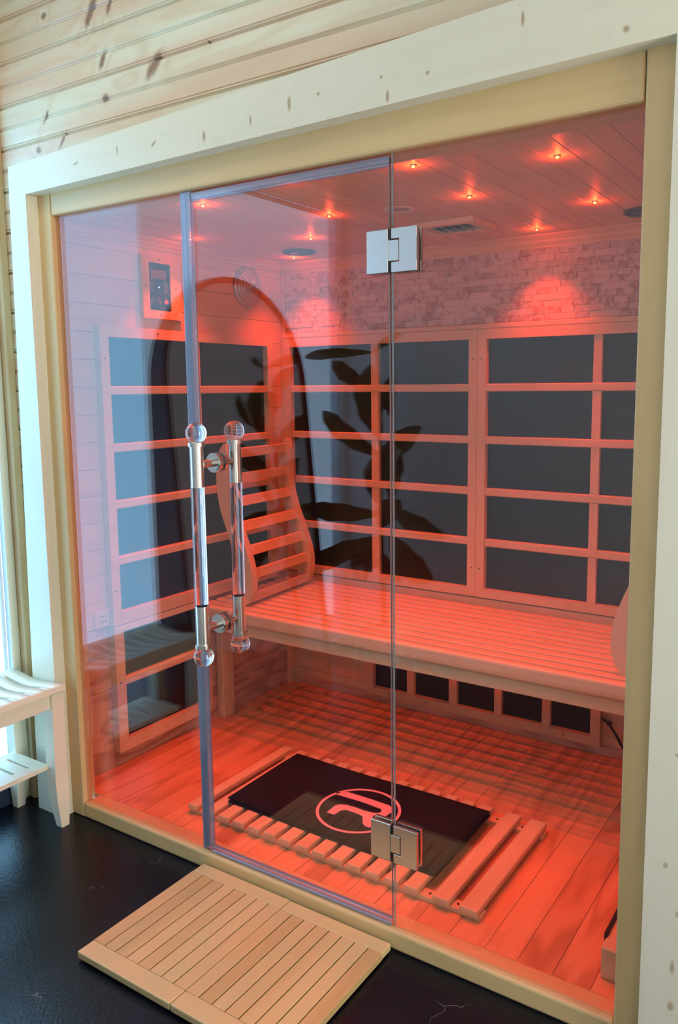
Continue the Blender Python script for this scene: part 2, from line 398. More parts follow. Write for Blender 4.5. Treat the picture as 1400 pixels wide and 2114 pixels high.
wn = thing('window_2', 'bright tall window in the far right wall', 'window', (3.79, -.58, .05)); wn['kind'] = 'structure'
b = B()
for a, c, d, e in ((-1.03, -.98, .1, 2.0), (-.18, -.13, .1, 2.0), (-1.03, -.13, 2.0, 2.05), (-1.03, -.13, .05, .1)): box(b, 3.765, 3.799, a, c, d, e, .002)
obj('window_frame', b, M['wallpaint'], wn)
wn = thing('window_3', 'wide bright window in the wall behind the photographer', 'window', (2.95, -1.91, .7)); wn['kind'] = 'structure'
b = B()
for a, c, d, e in ((2.35, 2.39, .36, 1.74), (3.51, 3.55, .36, 1.74), (2.35, 3.55, 1.71, 1.75), (2.35, 3.55, .35, .39)): box(b, a, c, -1.92, -1.885, d, e, .002)
obj('window_frame', b, M['wallpaint'], wn)
# casing around the sauna
b = B(); prism(b, [(-.052, 1.926), (.022, 1.842), (1.792, 1.868), (1.91, 2.008)], lambda p, q, h: Vector((p, h, q)), -.105, -.05)
struct('trim_1', b, M['casing_top'], 'pale knotty pine head casing above the sauna opening', 'trim')
b = B(); prism(b, [(-.052, 1.9255), (.0215, 1.8415), (.0215, FZ), (-.10, FZ)], lambda p, q, h: Vector((p, h, q)), -.104, -.05)
struct('trim_2', b, M['casing_side'], 'pale pine upright casing left of the sauna', 'trim')
b = B(); prism(b, [(1.792, 1.8675), (1.91, 2.007), (1.91, FZ), (1.792, FZ)], lambda p, q, h: Vector((p, h, q)), -.104, -.05)
struct('trim_3', b, M['casing_right'], 'pale knotty upright casing right of the sauna', 'trim')
b = B(); box(b, -.2, -.158, -.075, -.05, FZ, 2.62, .002); struct('trim_4', b, M['corner'], 'amber pine corner batten beside the window', 'trim')
b = B(); box(b, -.2, -.186, -.103, -.0755, FZ, 2.62, .003); struct('trim_5', b, M['casing_side'], 'pale pine board edging the tall window', 'trim')
# fill lamp added out of view to brighten the outer room
cl = thing('fill_lamp', 'added unseen fill lamp brightening the outer room', 'lamp', FILL_LAMP['loc'])
lx, ly, lz = FILL_LAMP['loc']
b = B()
hx, hy = FILL_LAMP['size']/2, FILL_LAMP['sy']/2
for x0, x1, y0, y1 in ((lx-hx-.03, lx-hx, ly-hy-.03, ly+hy+.03), (lx+hx, lx+hx+.03, ly-hy-.03, ly+hy+.03), (lx-hx, lx+hx, ly-hy-.03, ly-hy), (lx-hx, lx+hx, ly+hy, ly+hy+.03)): box(b, x0, x1, y0, y1, lz-.01, 2.62)
obj('fill_frame', b, M['alu'], cl)
la = area('fill_light', (0, 0, 0), 2*hx, 2*hy, (0, 0, -1), FILL_POWER, FILL_COLOR); la.parent = cl; la.rotation_euler = (0, 0, 0)

# ================================================================ SAUNA CABIN shell
cab = thing('sauna_cabin', 'hemlock infrared sauna cabin glowing red behind its glass front', 'sauna', (.87, .5, 0))
b = B(); box(b, .078, 1.732, -.066, .03, 1.783, 1.90, .006, seg=2); obj('header', b, M['hemX'], cab)
b = B(); box(b, .0, .077, -.066, -.030, FZ+.001, 1.90, .003); box(b, -.02, .05, -.0298, .0, FZ+.001, 1.79); obj('front_post', b, M['hemZ'], cab)
b = B(); box(b, 1.735, 1.80, -.069, .03, FZ+.001, 1.90, .004); obj('front_post', b, M['hemZ'], cab)
b = B(); box(b, .078, 1.734, -.066, .0, FZ+.001, .004, .006, seg=2); obj('sill', b, M['hemX'], cab)
b = B(); x = .0
xs = [XL, .02, .10, .185, .27, .35, .44, .525, .61, .69, .775, .86, .945, 1.03, 1.115, 1.236, 1.325, 1.417, 1.497, 1.58, 1.665, XR]
for i in range(len(xs)-1): box(b, xs[i]+.0006, xs[i+1]-.0006, .001, CD+.02, -.02, 0, .0008)
obj('floor_deck', b, M['floorwood'], cab)
b = B(); x = XL-.0; k = 0
xc = 1.692-.063*28
while xc < XR:
    box(b, xc+.0007, xc+.063-.0007, -.02, CD+.03, HC, HC+.015, .0012); xc += .063
obj('ceiling_boards', b, M['cabY'], cab)
b = B(); z = -.02
while z < HC:
    box(b, XL, XR, CD, CD+.015, z+.0006, min(z+.0885, HC)-.0006, .001); z += .0885
obj('back_wall_boards', b, M['cabX'], cab)
b = B(); z = -.02-.01
while z < HC:
    z1 = min(z+.0885, HC)
    if z > .44: box(b, XL-.015, XL, -.02, CD+.015, z+.0006, z1-.0006, .001)
    z += .0885
zt = z = .494
obj('side_wall_boards', b, M['cabY'], cab)
b = B(); z = -.02
for z0, z1 in ((-.02, .12), (.12, .28), (.28, .41), (.41, .4998)): box(b, XL-.015, XL, -.02, CD+.015, z0+.0006, z1-.0006, .001)
obj('side_wall_lower_boards', b, M['grain'], cab)
b = B(); z = -.02
while z < HC:
    box(b, XR, XR+.015, -.02, CD+.015, z+.0006, min(z+.0885, HC)-.0006, .001); z += .0885
obj('side_wall_boards', b, M['cabY'], cab)
b = B()  # unseen backing added to keep outside light out of the board gaps
for a in ((XL-.04, XL-.016, -.03, CD+.06, -.03, HC+.04), (XR+.016, XR+.04, -.03, CD+.06, -.03, HC+.04), (XL-.0155, XR+.0155, CD+.035, CD+.06, -.03, HC+.04), (XL-.0155, XR+.0155, -.03, CD+.0345, HC+.016, HC+.04)): box(b, *a)
obj('light_block_shell', b, M['cabZ'], cab)
# crown moulding
def crown_prof(s): return [(0, 0), (s*.045, 0), (s*.045, -.006), (s*.034, -.012), (s*.026, -.018), (s*.024, -.024), (s*.012, -.034), (s*.010, -.042), (0, -.042)]
b = B(); prism(b, [(CD-p, HC-.0005+q) for p, q in crown_prof(1)], lambda p, q, h: Vector((h, p, q)), XL, XR); obj('crown_moulding', b, M['cabX'], cab)
b = B(); prism(b, [(XL+p*.8, HC-.0005+q*.8) for p, q in crown_prof(1)], lambda p, q, h: Vector((p, h, q)), -.02, CD-.03); obj('crown_moulding', b, M['cabY'], cab)
b = B(); prism(b, [(XR-p*.8, HC-.0005+q*.8) for p, q in crown_prof(1)], lambda p, q, h: Vector((p, h, q)), -.02, CD-.03); obj('crown_moulding', b, M['cabY'], cab)
# stone strip
b = B()
random.seed(3); rowz = 1.516; nrow = 11; hh = (1.757-1.516)/nrow
box(b, -.024, XR-.01, CD-.006, CD-.001, 1.512, 1.757)
for r in range(nrow):
    x = -.018-random.random()*.03
    while x < XR-.02:
        L = random.choice((.03, .045, .06, .075, .09)); x1 = min(x+L, XR-.012); x0 = max(x, -.02)
        if x1-x0 > .006:
            d = random.random()*.0035
            box(b, x0+.0002, x1-.0002, CD-.012-d, CD-.005, rowz+r*hh+.0001, rowz+(r+1)*hh-.0001, .0005)
        x += L
obj('stone_tile_strip', b, M['stone'], cab)
b = B(); box(b, XL, -.022, CD-.02, CD, 1.50, 1.757, .002); box(b, XL, XR, CD-.028, CD, 1.495, 1.514, .003); obj('stone_strip_trim', b, M['cabX'], cab)
b = B(); box(b, XL, -.026, CD-.03, CD, 0, 1.495, .002); obj('corner_batten', b, M['cabZ'], cab)
# a skirting on back wall under bench
b = B(); box(b, XL, XR, CD-.012, CD, 0, .035, .003); obj('skirting', b, M['grainX'], cab)
# fixed panes
def pane(name, x0, x1, z0, z1, parent, y=GY, th=.008):
    b = B(); box(b, x0, x1, y, y+th, z0, z1)
    for f in b.faces:
        n = f.normal if f.normal.length else None
        f.normal_update()
        f.material_index = 0 if abs(f.normal.y) > .9 else 1
    return obj(name, b, [M['pane'], M['paneedge']], parent)
pane('fixed_glass_pane', .072, .5805, .002, 1.80, cab); pane('fixed_glass_pane', 1.2055, 1.738, .002, 1.80, cab)

# ================================================================ glass door
dr = thing('glass_door', 'frameless clear glass sauna door with twin pull handle and square hinges', 'door', (.88, GY, 0))
pane('glass_pane', .599, 1.199, .022, 1.774, dr)
b = B()
for xx, r in ((.5800, .0045), (.5915, .0045), (.6125, .0045)): cyl(b, (xx, GY+.004, .012), (xx, GY+.004, 1.782), r, n=12)
box(b, .5825, .614, GY-.003, GY+.011, .012, 1.782)
obj('seal_strip', b, M['seal'], dr, label='clear ribbed plastic seal along the handle edge')
b = B(); box(b, .5865, .5965, GY-.002, GY+.010, .012, 1.778); obj('magnet_strip', b, M['sealdark'], dr)
b = B(); box(b, .616, 1.199, GY-.002, GY+.010, 1.762, 1.779, .002); cyl(b, (.616, GY+.004, 1.760), (1.199, GY+.004, 1.760), .004, n=12); obj('seal_strip', b, M['seal'], dr)
b = B(); box(b, .616, 1.199, GY-.003, GY+.011, .010, .024, .002); cyl(b, (.616, GY-.002, .010), (1.199, GY-.002, .010), .004, n=12); obj('seal_strip', b, M['seal'], dr)
# pull handles: outer (y=-.10) and inner (y=+.02)
def pull(x, y, xi):
    hp = B()
    cyl(hp, (x, y, 1.148), (x, y, 1.045), .0165, n=32); cyl(hp, (x, y, .733), (x, y, .632), .0165, n=32)
    for z0, z1, r in ((1.146, 1.156, .0212), (.624, .634, .0212)): cyl(hp, (x, y, z0), (x, y, z1), r, n=32)
    cyl(hp, (x, y, 1.045), (x, y, 1.043), .0175, n=32); cyl(hp, (x, y, .733), (x, y, .735), .0175, n=32)
    h = obj('pull_handle', hp, M['nickel'], dr, label='satin nickel handle tube')
    b = B(); cyl(b, (x, y, .735), (x, y, 1.043), .0163, n=32); obj('acrylic_grip', b, M['acrylic'], h)
    for zc in (1.180, .600):
        b = B(); t = bmesh.new(); bmesh.ops.create_uvsphere(t, u_segments=32, v_segments=20, radius=.0265)
        for f in t.faces: f.smooth = True
        add(b, t, 0, Matrix.Translation((x, y, zc))); obj('crystal_ball', b, M['acrylic'], h)
pull(.670, -.115, 0); pull(.679, .015, 0)
b = B()
for z in (1.101, .675):
    cyl(b, (.6745, -.103, z), (.6745, .003, z), .0105, n=24)
obj('handle_standoff', b, M['nickel'], dr)
b = B()
for z in (1.101, .675):
    for y0, y1, r in ((-.062, -.0505, .0255), (-.0420, -.0305, .0255), (-.065, -.062, .022)): cyl(b, (.6745, y0, z), (.6745, y1, z), r, n=40)
obj('mounting_disc', b, M['nickel'], dr)
def hinge(z0, z1):
    x0, xm, x1 = 1.1465, 1.2055, 1.2725; zc = (z0+z1)/2
    b = B()
    box(b, x0, xm-.004, GY-.010, GY-.0005, z0, z1, .0015); box(b, x0, xm-.004, GY+.0085, GY+.018, z0, z1, .0015)
    box(b, xm-.004, xm+.022, GY-.0095, GY-.001, zc-.022, zc+.022, .001)
    h = obj('hinge', b, M['steel'], dr, label='square brushed steel hinge')
    b = B()
    for y0, y1 in ((GY-.010, GY-.0005), (GY+.0085, GY+.018)):
        box(b, xm+.004, x1, y0, y1, z0, zc-.024, .0008); box(b, xm+.0245, x1, y0, y1, zc-.0245, zc+.0245, 0); box(b, xm+.004, x1, y0, y1, zc+.024, z1, .0008)
    obj('hinge_plate', b, M['steel'], h)
    b = B(); cyl(b, (xm, GY-.004, z0+.001), (xm, GY-.004, z1-.001), .0035, n=12); obj('hinge_pin', b, M['rubber'], h)
hinge(1.534, 1.626); hinge(.175, .268)

# ================================================================ heater panels
def heater(name, label, mapf, s0, s1, t0, t1, cells_s, cells_t, depth=.03, label_extra=None, base=(0, 0, 0), stile=None, screws=()):
    """mapf(s,t,n)->(x,y,z); n: out of the wall. cells_* list of (lo,hi) openings"""
    t = thing(name, label, 'heater panel', base, 'infrared heater panels on the cabin walls')
    def bx(bm, a0, a1, c0, c1, n0, n1, bev=.0015):
        p, q = mapf(a0, c0, n0), mapf(a1, c1, n1)
        box(bm, min(p[0], q[0]), max(p[0], q[0]), min(p[1], q[1]), max(p[1], q[1]), min(p[2], q[2]), max(p[2], q[2]), bev)
    b = B()
    lo_s, hi_s = cells_s[0][0], cells_s[-1][1]; lo_t, hi_t = cells_t[0][0], cells_t[-1][1]
    def mit(poly): prism(b, poly, lambda p, q, h: Vector(mapf(p, q, h)), .002, depth)
    mit([(s0, t0), (lo_s, lo_t), (lo_s, hi_t), (s0, t1)]); mit([(s1, t0), (hi_s, lo_t), (hi_s, hi_t), (s1, t1)])
    mit([(s0, t0), (s1, t0), (hi_s, lo_t), (lo_s, lo_t)]); mit([(s0, t1), (s1, t1), (hi_s, hi_t), (lo_s, hi_t)])
    hor = M['cabX'] if mapf(1, 0, 0)[0] != mapf(0, 0, 0)[0] else M['cabY']
    obj('frame', b, hor, t)
    for i in range(len(cells_t)-1):
        b = B(); bx(b, lo_s-.001, hi_s+.001, cells_t[i][1], cells_t[i+1][0], .004, depth-.003, .003); obj('guard_bar', b, hor, t)
    if len(cells_s) > 1:
        for i in range(len(cells_s)-1):
            b = B()
            for (c0, c1) in cells_t: bx(b, cells_s[i][1], cells_s[i+1][0], c0-.0003, c1+.0003, .004, depth-.007, .0008)
            obj('mullion', b, M['cabZ'], t)
    b = B(); bx(b, lo_s-.004, hi_s+.004, lo_t-.004, hi_t+.004, .001, .006, 0); obj('heating_film', b, M['heater'], t)
    if screws:
        for s, tt in screws:
            b = B(); cyl(b, mapf(s, tt, depth-.002), mapf(s, tt, depth+.0012), .0028, n=10); obj('screw', b, M['screw'], t)
    return t
tops = [1.3009-.1894*k for k in range(4)]
ct = [(.5438, tops[3]-.0279), (tops[3], tops[2]-.0279), (tops[2], tops[1]-.0279), (tops[1], tops[0]-.0279), (tops[0], 1.4596)]
backm = lambda s, t, n: (s, CD-n, t)
leftm = lambda s, t, n: (XL+n, s, t)
heater('heater_panel', 'tall backrest heater panel left of the centre seam on the back wall', backm, -.024, .8665, .511, 1.4945, [(.011, .4073), (.4414, .8334)], ct, base=(.42, CD, .511), screws=((.852, 1.39), (.852, .62)))
heater('heater_panel', 'tall backrest heater panel right of the centre seam on the back wall', backm, .8680, 1.742, .511, 1.4945, [(.9017, 1.288), (1.3176, 1.706)], ct, base=(1.3, CD, .511), screws=((.883, 1.39), (.883, .62)))
heater('heater_panel', 'tall heater panel on the left side wall under the control panel', leftm, .156, 1.017, .5015, 1.4945, [(.19, .572), (.608, .984)], ct, base=(XL, .58, .5015), screws=((.172, 1.39), (.172, .62), (.4, 1.478)))
heater('heater_panel', 'low two row heater panel near the floor on the left side wall', leftm, .156, .607, .055, .4985, [(.195, .568)], [(.095, .285), (.312, .476)], base=(XL, .38, .055), screws=((.172, .30), (.59, .3)))
heater('heater_panel', 'low heater panel with five dark windows under the bench', backm, .375, 1.350, .036, .36, [(.41, .568), (.601, .756), (.79, .947), (.976, 1.135), (1.166, 1.315)], [(.068, .325)], base=(.86, CD, .036), screws=((.49, .052), (.66, .052), (1.22, .052)))
# stand-in wood block for a leaning piece, only its corner shows
b = B()
lh = thing('floor_wood_block', 'small wooden block with a dark strip at the right front corner', 'heater', (1.70, .1, 0))
b = B(); box(b, 1.672, 1.76, .05, .30, .0, .075, .004); obj('housing', b, M['cabY'], lh)
b = B(); box(b, 1.668, 1.676, .085, .28, .045, .085, .003); obj('dark_strip', b, M['rubber'], lh)

# cord under bench
b = B(); tube(b, smooth_path([(1.352, CD-.02, .140), (1.362, CD-.02, .134), (1.377, CD-.018, .122), (1.403, CD-.018, .088), (1.43, CD-.018, .045), (1.47, CD-.024, .0052)]), .0045)
cd = tag(obj('power_cord', b, M['rubber']), 'black power cord running down beside the low heater under the bench', 'cord')
b = B(); box(b, 1.37, 1.384, CD-.02, CD-.004, .115, .129, .002); obj('cord_clip', b, M['rubber'], cd)

# ================================================================ bench
BZ = .488; BF = .545
bn = thing('sauna_bench', 'long slatted sauna bench along the cabin back wall', 'bench', (.87, .8, .4))
ys = [BF]; n = 10; w0 = (1.075-BF-.03)/n
b = B()
for i in range(n):
    y0 = BF+.036+i*w0; box(b, XL+.0315, XR-.002, y0+.0075, y0+w0-.0075+.001, BZ-.018, BZ, .004, seg=2)
obj('seat_slats', b, M['cabX'], bn)
b = B(); box(b, XL+.0315, XR-.002, BF, BF+.033, BZ-.05, BZ+.0005, .010, seg=3); obj('front_rail', b, M['cabX'], bn)
b = B(); box(b, XL+.0315, XR-.002, BF+.012, BF+.03, BZ-.092, BZ-.051, .002); obj('apron', b, M['cabX'], bn)
for x in (.03, .60, 1.16, 1.72):
    b = B(); box(b, x-.02, x+.02, BF+.034, 1.10, BZ-.06, BZ-.019, .002); obj('cross_brace', b, M['cabY'], bn)
b = B(); box(b, XL+.002, -.002, .66, .722, .0, BZ-.093, .003); obj('support_post', b, M['cabZ'], bn)
b = B(); box(b, XR-.04, XR-.002, .66, .722, .0, BZ-.093, .003); obj('support_post', b, M['cabZ'], bn)
b = B(); box(b, XL+.002, XR-.002, CD-.026, CD-.005, BZ-.06, BZ+.018, .002); obj('back_ledge', b, M['cabX'], bn)

# ================================================================ backrests
PRO_R = [(.058, 1.084), (.063, 1.06), (.062, .98), (.068, .90), (.098, .80), (.133, .72), (.162, .63), (.165, .56), (.150, .497), (.135, .4885)]
PRO_L = [(.105, .489), (.097, .50), (.095, .59), (.082, .66), (.058, .74), (.022, .83), (.006, .90), (.003, .97), (.012, 1.04), (.030, 1.083), (.045, 1.09)]
def backrest(name, label, mx, base):
    t = thing(name, label, 'backrest', base)
    R = [Vector((a, c, 0)) for a, c in PRO_R]; Lp = [Vector((a, c, 0)) for a, c in PRO_L]
    def at(P, z):
        Q = sorted([(v.y, v.x) for v in smooth_path(P, 6)])
        if z <= Q[0][0]: return Q[0][1]
        for (z0, x0), (z1, x1) in zip(Q, Q[1:]):
            if z0 <= z <= z1: return x0+(x1-x0)*(z-z0)/max(1e-9, z1-z0)
        return Q[-1][1]
    N_ = 40; rows = []
    for i in range(N_+1):
        z = .4885+(1.088-.4885)*i/N_; a, c = at(Lp, z), at(R, z); m_ = (a+c)/2
        e = 1.0
        if i < 4: e = (.55, .78, .9, .97)[i]
        if i > N_-3: e = (.92, .78, .5)[i-(N_-2)]
        rows.append((m_+(a-m_)*e, m_+(c-m_)*e, z))
    for y0, y1, off in ((.615, .645, .035), (1.000, 1.030, .012)):
        b = B(); vs = [[b.verts.new((mx(xx+off), yy, z)) for xx, yy in ((a, y0), (c, y0), (c, y1), (a, y1))] for a, c, z in rows]
        for i in range(N_):
            for k in range(4): b.faces.new((vs[i][k], vs[i][(k+1) % 4], vs[i+1][(k+1) % 4], vs[i+1][k]))
        b.faces.new(vs[0]); b.faces.new(vs[-1])
        bmesh.ops.bevel(b, geom=[e for e in b.edges if abs((e.verts[0].co-e.verts[1].co).y) < 1e-6 and len(e.link_faces) == 2 and e.calc_face_angle(0) > 1.0], offset=.002, segments=1, affect='EDGES')
        obj('side_rail', b, M['cabZ'], t)
    for k, (x, z, ang) in enumerate(((.052, 1.05, .0), (.050, .955, -.06), (.064, .868, -.25), (.092, .778, -.38), (.124, .690, -.32), (.146, .605, -.14), (.145, .518, .12))):
        b = B(); tb = bmesh.new(); bmesh.ops.create_cube(tb, size=1)
        for v in tb.verts: v.co = Vector((v.co.x*.014, v.co.y*.402+.8225-.0, v.co.z*.036))
        for v in tb.verts: v.co.x += .024 - (v.co.y-.8225)/.402*.024 * 1.0 - .0
        bmesh.ops.bevel(tb, geom=tb.edges[:], offset=.002, segments=1, affect='EDGES')
        sgn = 1 if mx(1) > mx(0) else -1
        for v in tb.verts:
            dx = v.co.x*math.cos(ang)-v.co.z*math.sin(ang)*-1; dz = v.co.z
            v.co = Vector((mx(x-.006+v.co.x - dz*math.tan(-ang)*-1*-1), v.co.y, z+dz))
        add(b, tb); obj('slat', b, M['cabY'], t)
    return t
backrest('curved_backrest', 'curved ladder backrest leaning on the left wall above the bench', lambda v: v, (.1, .82, BZ))
backrest('curved_backrest', 'curved ladder backrest at the right bench end, mostly hidden by the post', lambda v: 1.715-v*1.0, (1.66, .82, BZ))

# ================================================================ ceiling LEDs
LEDS = [(.48, .133), (.825, .05), (1.165, .115), (1.469, .23), (.085, .478), (.69, .445), (1.14, .465), (1.401, .722), (.427, .703), (.125, .997), (.899, .708), (1.124, 1.0)]
DESC = ['front row, leftmost above the door handle', 'front row, just behind the door header', 'front row, just right of the door edge', 'front row, rightmost of all',
        'behind the vertical door seal, near left wall', 'between the door header and the left speaker', 'left of the right speaker, in front of the vent', 'beside the right speaker',
        'directly in front of the left speaker', 'right under the left speaker, nearest the back left corner', 'beside the front left corner of the vent', 'behind the vent next to the stone strip']
proto = None
for i, (x, y) in enumerate(LEDS):
    if proto is None:
        t = thing('ceiling_led', '', 'light', (x, y, HC), 'red star lights in the cabin ceiling')
        b = B(); lathe(b, [(.0, 0), (.0075, 0), (.0085, -.002), (.005, -.0035), (0.0, -.0035)], (x, y, HC), n=20); obj('bezel', b, M['steel'], t)
        b = B(); lathe(b, [(.0, -.003), (.0042, -.0035), (.003, -.006), (.0, -.007)], (x, y, HC), n=16); obj('lens', b, M['led'], t)
        ld = bpy.data.lights.new('led_light', 'POINT'); ld.energy = LED_POWER; ld.color = LED_COLOR; ld.shadow_soft_size = .0045
        lo = bpy.data.objects.new('led_light', ld); COL.objects.link(lo); lo.parent = t; lo.location = (0, 0, -.014)
        sd_ = bpy.data.lights.new('led_beam', 'SPOT'); sd_.energy = BEAM_POWER; sd_.color = LED_COLOR; sd_.shadow_soft_size = .004
        sd_.spot_size = math.radians(92); sd_.spot_blend = 1.0
        so = bpy.data.objects.new('led_beam', sd_); COL.objects.link(so); so.parent = t; so.location = (0, 0, -.010)
        proto = t
    else:
        t = proto.copy(); COL.objects.link(t); t.location = (x, y, HC)
        for ch in proto.children:
            c = ch.copy(); COL.objects.link(c); c.parent = t
    t['label'] = 'small glowing red ceiling light, '+DESC[i]; t['group'] = 'red star lights in the cabin ceiling'; t['category'] = 'light'

# speakers, vent, ring
def speaker(x, y, label, r=.062):
    t = thing('ceiling_speaker', label, 'speaker', (x, y, HC), 'round ceiling speakers')
    b = B(); lathe(b, [(r-.012, 0), (r, -.001), (r, -.006), (r-.004, -.008), (r-.008, -.006), (r-.012, -.004)], (x, y, HC), n=48); obj('rim', b, M['rubber'], t)
    b = B(); lathe(b, [(0, -.0065), (r*.5, -.006), (r-.009, -.004)], (x, y, HC), n=48); obj('grille', b, M['charcoal'], t)
speaker(.222, .903, 'round dark speaker in the ceiling near the back left corner')
speaker(1.488, .925, 'round dark speaker in the ceiling at the far right')
t = thing('ceiling_port', 'thin round ring set in the ceiling behind the door edge', 'vent', (.905, .493, HC))
b = B(); lathe(b, [(.028, 0), (.044, -.001), (.044, -.004), (.040, -.005), (.030, -.003), (.028, 0)], (.905, .493, HC), n=40); obj('ring', b, M['cream'], t)
b = B(); lathe(b, [(0, -.0012), (.029, -.0012), (.029, -.002), (0, -.002)], (.905, .493, HC), n=32); obj('cover', b, M['alu'], t)
vx0, vx1, vy0, vy1 = .825, 1.045, .69, .86
t = thing('ceiling_vent', 'wooden louvred air vent in the cabin ceiling', 'vent', ((vx0+vx1)/2, (vy0+vy1)/2, HC))
b = B()
for a in ((vx0, vx1, vy0, vy0+.028), (vx0, vx1, vy1-.028, vy1), (vx0, vx0+.03, vy0+.0285, vy1-.0285), (vx1-.03, vx1, vy0+.0285, vy1-.0285)): box(b, *a, HC-.018, HC-.0005, .002)
obj('frame', b, M['cabX'], t)
b = B()
for k in range(5):
    x = vx0+.045+k*.032
    prism(b, [(x-.012, HC-.003), (x-.009, HC-.003), (x+.012, HC-.016), (x+.009, HC-.016)], lambda p, q, h: Vector((p, h, q)), vy0+.028, vy1-.028)
obj('louvre', b, M['cabY'], t)
b = B(); box(b, vx0+.03, vx1-.03, vy0+.028, vy1-.028, HC-.0025, HC-.0005); obj('backing', b, M['rubber'], t)

# ================================================================ control panel, louvred vent fan, outlet (left wall)
X = XL
t = thing('control_panel', 'black digital control panel in a wooden frame on the left wall', 'control panel', (X, .43, 1.63))
fy0, fy1, fz0, fz1 = .353, .532, 1.532, 1.742; gy0, gy1, gz0, gz1 = .384, .481, 1.560, 1.720
b = B()
for pl in ([(fy0, fz0), (fy1, fz0), (gy1, gz0), (gy0, gz0)], [(fy0, fz1), (fy1, fz1), (gy1, gz1), (gy0, gz1)], [(fy0, fz0), (gy0, gz0), (gy0, gz1), (fy0, fz1)], [(fy1, fz0), (gy1, gz0), (gy1, gz1), (fy1, fz1)]):
    prism(b, pl, lambda p, q, h: Vector((h, p, q)), X, X+.018)
obj('frame', b, M['cabZ'], t)
for yy, zz in ((.432, 1.732), (.366, 1.64), (.505, 1.64), (.432, 1.546)):
    b = B(); cyl(b, (X+.017, yy, zz), (X+.0192, yy, zz), .003, n=10); obj('screw', b, M['screw'], t)
b = B(); box(b, X+.001, X+.012, gy0, gy1, gz0, gz1); fc = obj('face_plate', b, M['ctrl'], t)
b = B(); box(b, X+.012, X+.0135, .397, .465, 1.668, 1.698, .0005); obj('display', b, M['lcd'], fc)
def ring(bm, y, z, r, w=.0012, n=20):
    for k in range(n):
        a, c = 2*math.pi*k/n, 2*math.pi*(k+1)/n
        prism(bm, [(y+math.cos(a)*r, z+math.sin(a)*r), (y+math.cos(c)*r, z+math.sin(c)*r), (y+math.cos(c)*(r-w), z+math.sin(c)*(r-w)), (y+math.cos(a)*(r-w), z+math.sin(a)*(r-w))], lambda p, q, h: Vector((h, p, q)), X+.012, X+.0128)
for yy, zz, rr in ((.400, 1.650, .007), (.400, 1.632, .007), (.463, 1.650, .008), (.463, 1.630, .008), (.432, 1.590, .007), (.400, 1.592, .006)):
    b = B(); ring(b, yy, zz, rr); obj('button_ring', b, M['icon'], fc)
for yy, zz in ((.394, 1.6625), (.454, 1.6625), (.412, 1.6625), (.425, 1.603), (.456, 1.604)):
    b = B(); box(b, X+.012, X+.0127, yy, yy+.010, zz, zz+.0015); obj('button_mark', b, M['icon'], fc)
b = B(); cyl(b, (X+.012, .432, 1.640), (X+.0135, .432, 1.640), .0028, n=12); obj('indicator_light', b, M['bluedot'], fc)
b = B(); cyl(b, (X+.012, .463, 1.592), (X+.0145, .463, 1.592), .0075, n=20); obj('power_button', b, M['reddot'], fc)

lc = Vector((X, .905, 1.688))  # round vent fan, gives no light
t = thing('louvred_vent_fan', 'round silver louvred fitting with a thin wire up to the ceiling', 'lamp', lc)
b = B(); lathe(b, [(0, 0), (.080, 0), (.080, .006), (.072, .010), (.066, .012)], lc, 'X', 48); obj('back_plate', b, M['alu'], t)
b = B()
for k in range(6):
    r = .068-k*.010; h = .012+k*.006
    lathe(b, [(r, h), (r, h+.0016), (r-.013, h+.0085), (r-.013, h+.007), (r, h)], lc, 'X', 40)
lathe(b, [(0, .05), (.012, .05), (.010, .054), (0, .056)], lc, 'X', 24)
obj('louvre_rings', b, M['alu'], t, smooth=True)
b = B(); cyl(b, lc+Vector((.003, 0, 0)), lc+Vector((.010, 0, 0)), .062, n=32); obj('dark_core', b, M['rubber'], t)
b = B(); cyl(b, lc+Vector((.012, .0, -.086)), lc+Vector((.012, .0, -.078)), .006, n=12); obj('screw_boss', b, M['alu'], t); b = B(); cyl(b, lc+Vector((.008, .035, .070)), lc+Vector((.008, .035, .092)), .006, n=12); obj('screw_boss', b, M['alu'], t)
b = B(); tube(b, smooth_path([lc+Vector((.010, .035, .088)), lc+Vector((.03, .06, .085)), lc+Vector((.06, .10, .080)), lc+Vector((.08, .13, .093)), lc+Vector((.075, .15, .110))]), .0018, 8); obj('wire', b, M['alu'], t)

t = thing('wall_outlet', 'cream wall socket low on the left cabin wall', 'outlet', (X, .13, .525))
b = B(); box(b, X, X+.006, .098, .168, .500, .562, .003); obj('cover_plate', b, M['cream'], t)
b = B()
for yy in (.122, .132, .142):
    for zz in (.52, .537): box(b, X+.0055, X+.0066, yy, yy+.003, zz, zz+.006)
obj('socket_slots', b, M['socket'], t)

# ================================================================ floor rack and towel
RZ = .0
t = thing('foot_rack', 'wooden slatted duckboard lying on the cabin floor', 'floor rack', (.88, .3, 0))
for y0, y1 in ((.078, .112), (.495, .529)):
    b = B(); box(b, .395, 1.372, y0, y1, RZ, RZ+.014, .002); obj('rail', b, M['cabX'], t)
slx = [(.397, .432), (.462, .502)]+[(.520+k*.0582, .520+k*.0582+.041) for k in range(12)]+[(1.243, 1.290), (1.318, 1.368)]
for i, (x0, x1) in enumerate(slx):
    b = B(); box(b, x0, x1, .068, .542, RZ+.0142, RZ+.032, .004, seg=2); obj('slat', b, M['cabY'], t)
for xx in (1.304, 1.225, .447):
    for yy in (.095, .512):
        b = B(); cyl(b, (xx, yy, .013), (xx, yy, .0152), .0035, n=10); obj('screw', b, M['screw'], t)
t = thing('folded_towel', 'black folded towel with a pink circular emblem on the slatted rack', 'towel', (.86, .31, .033))
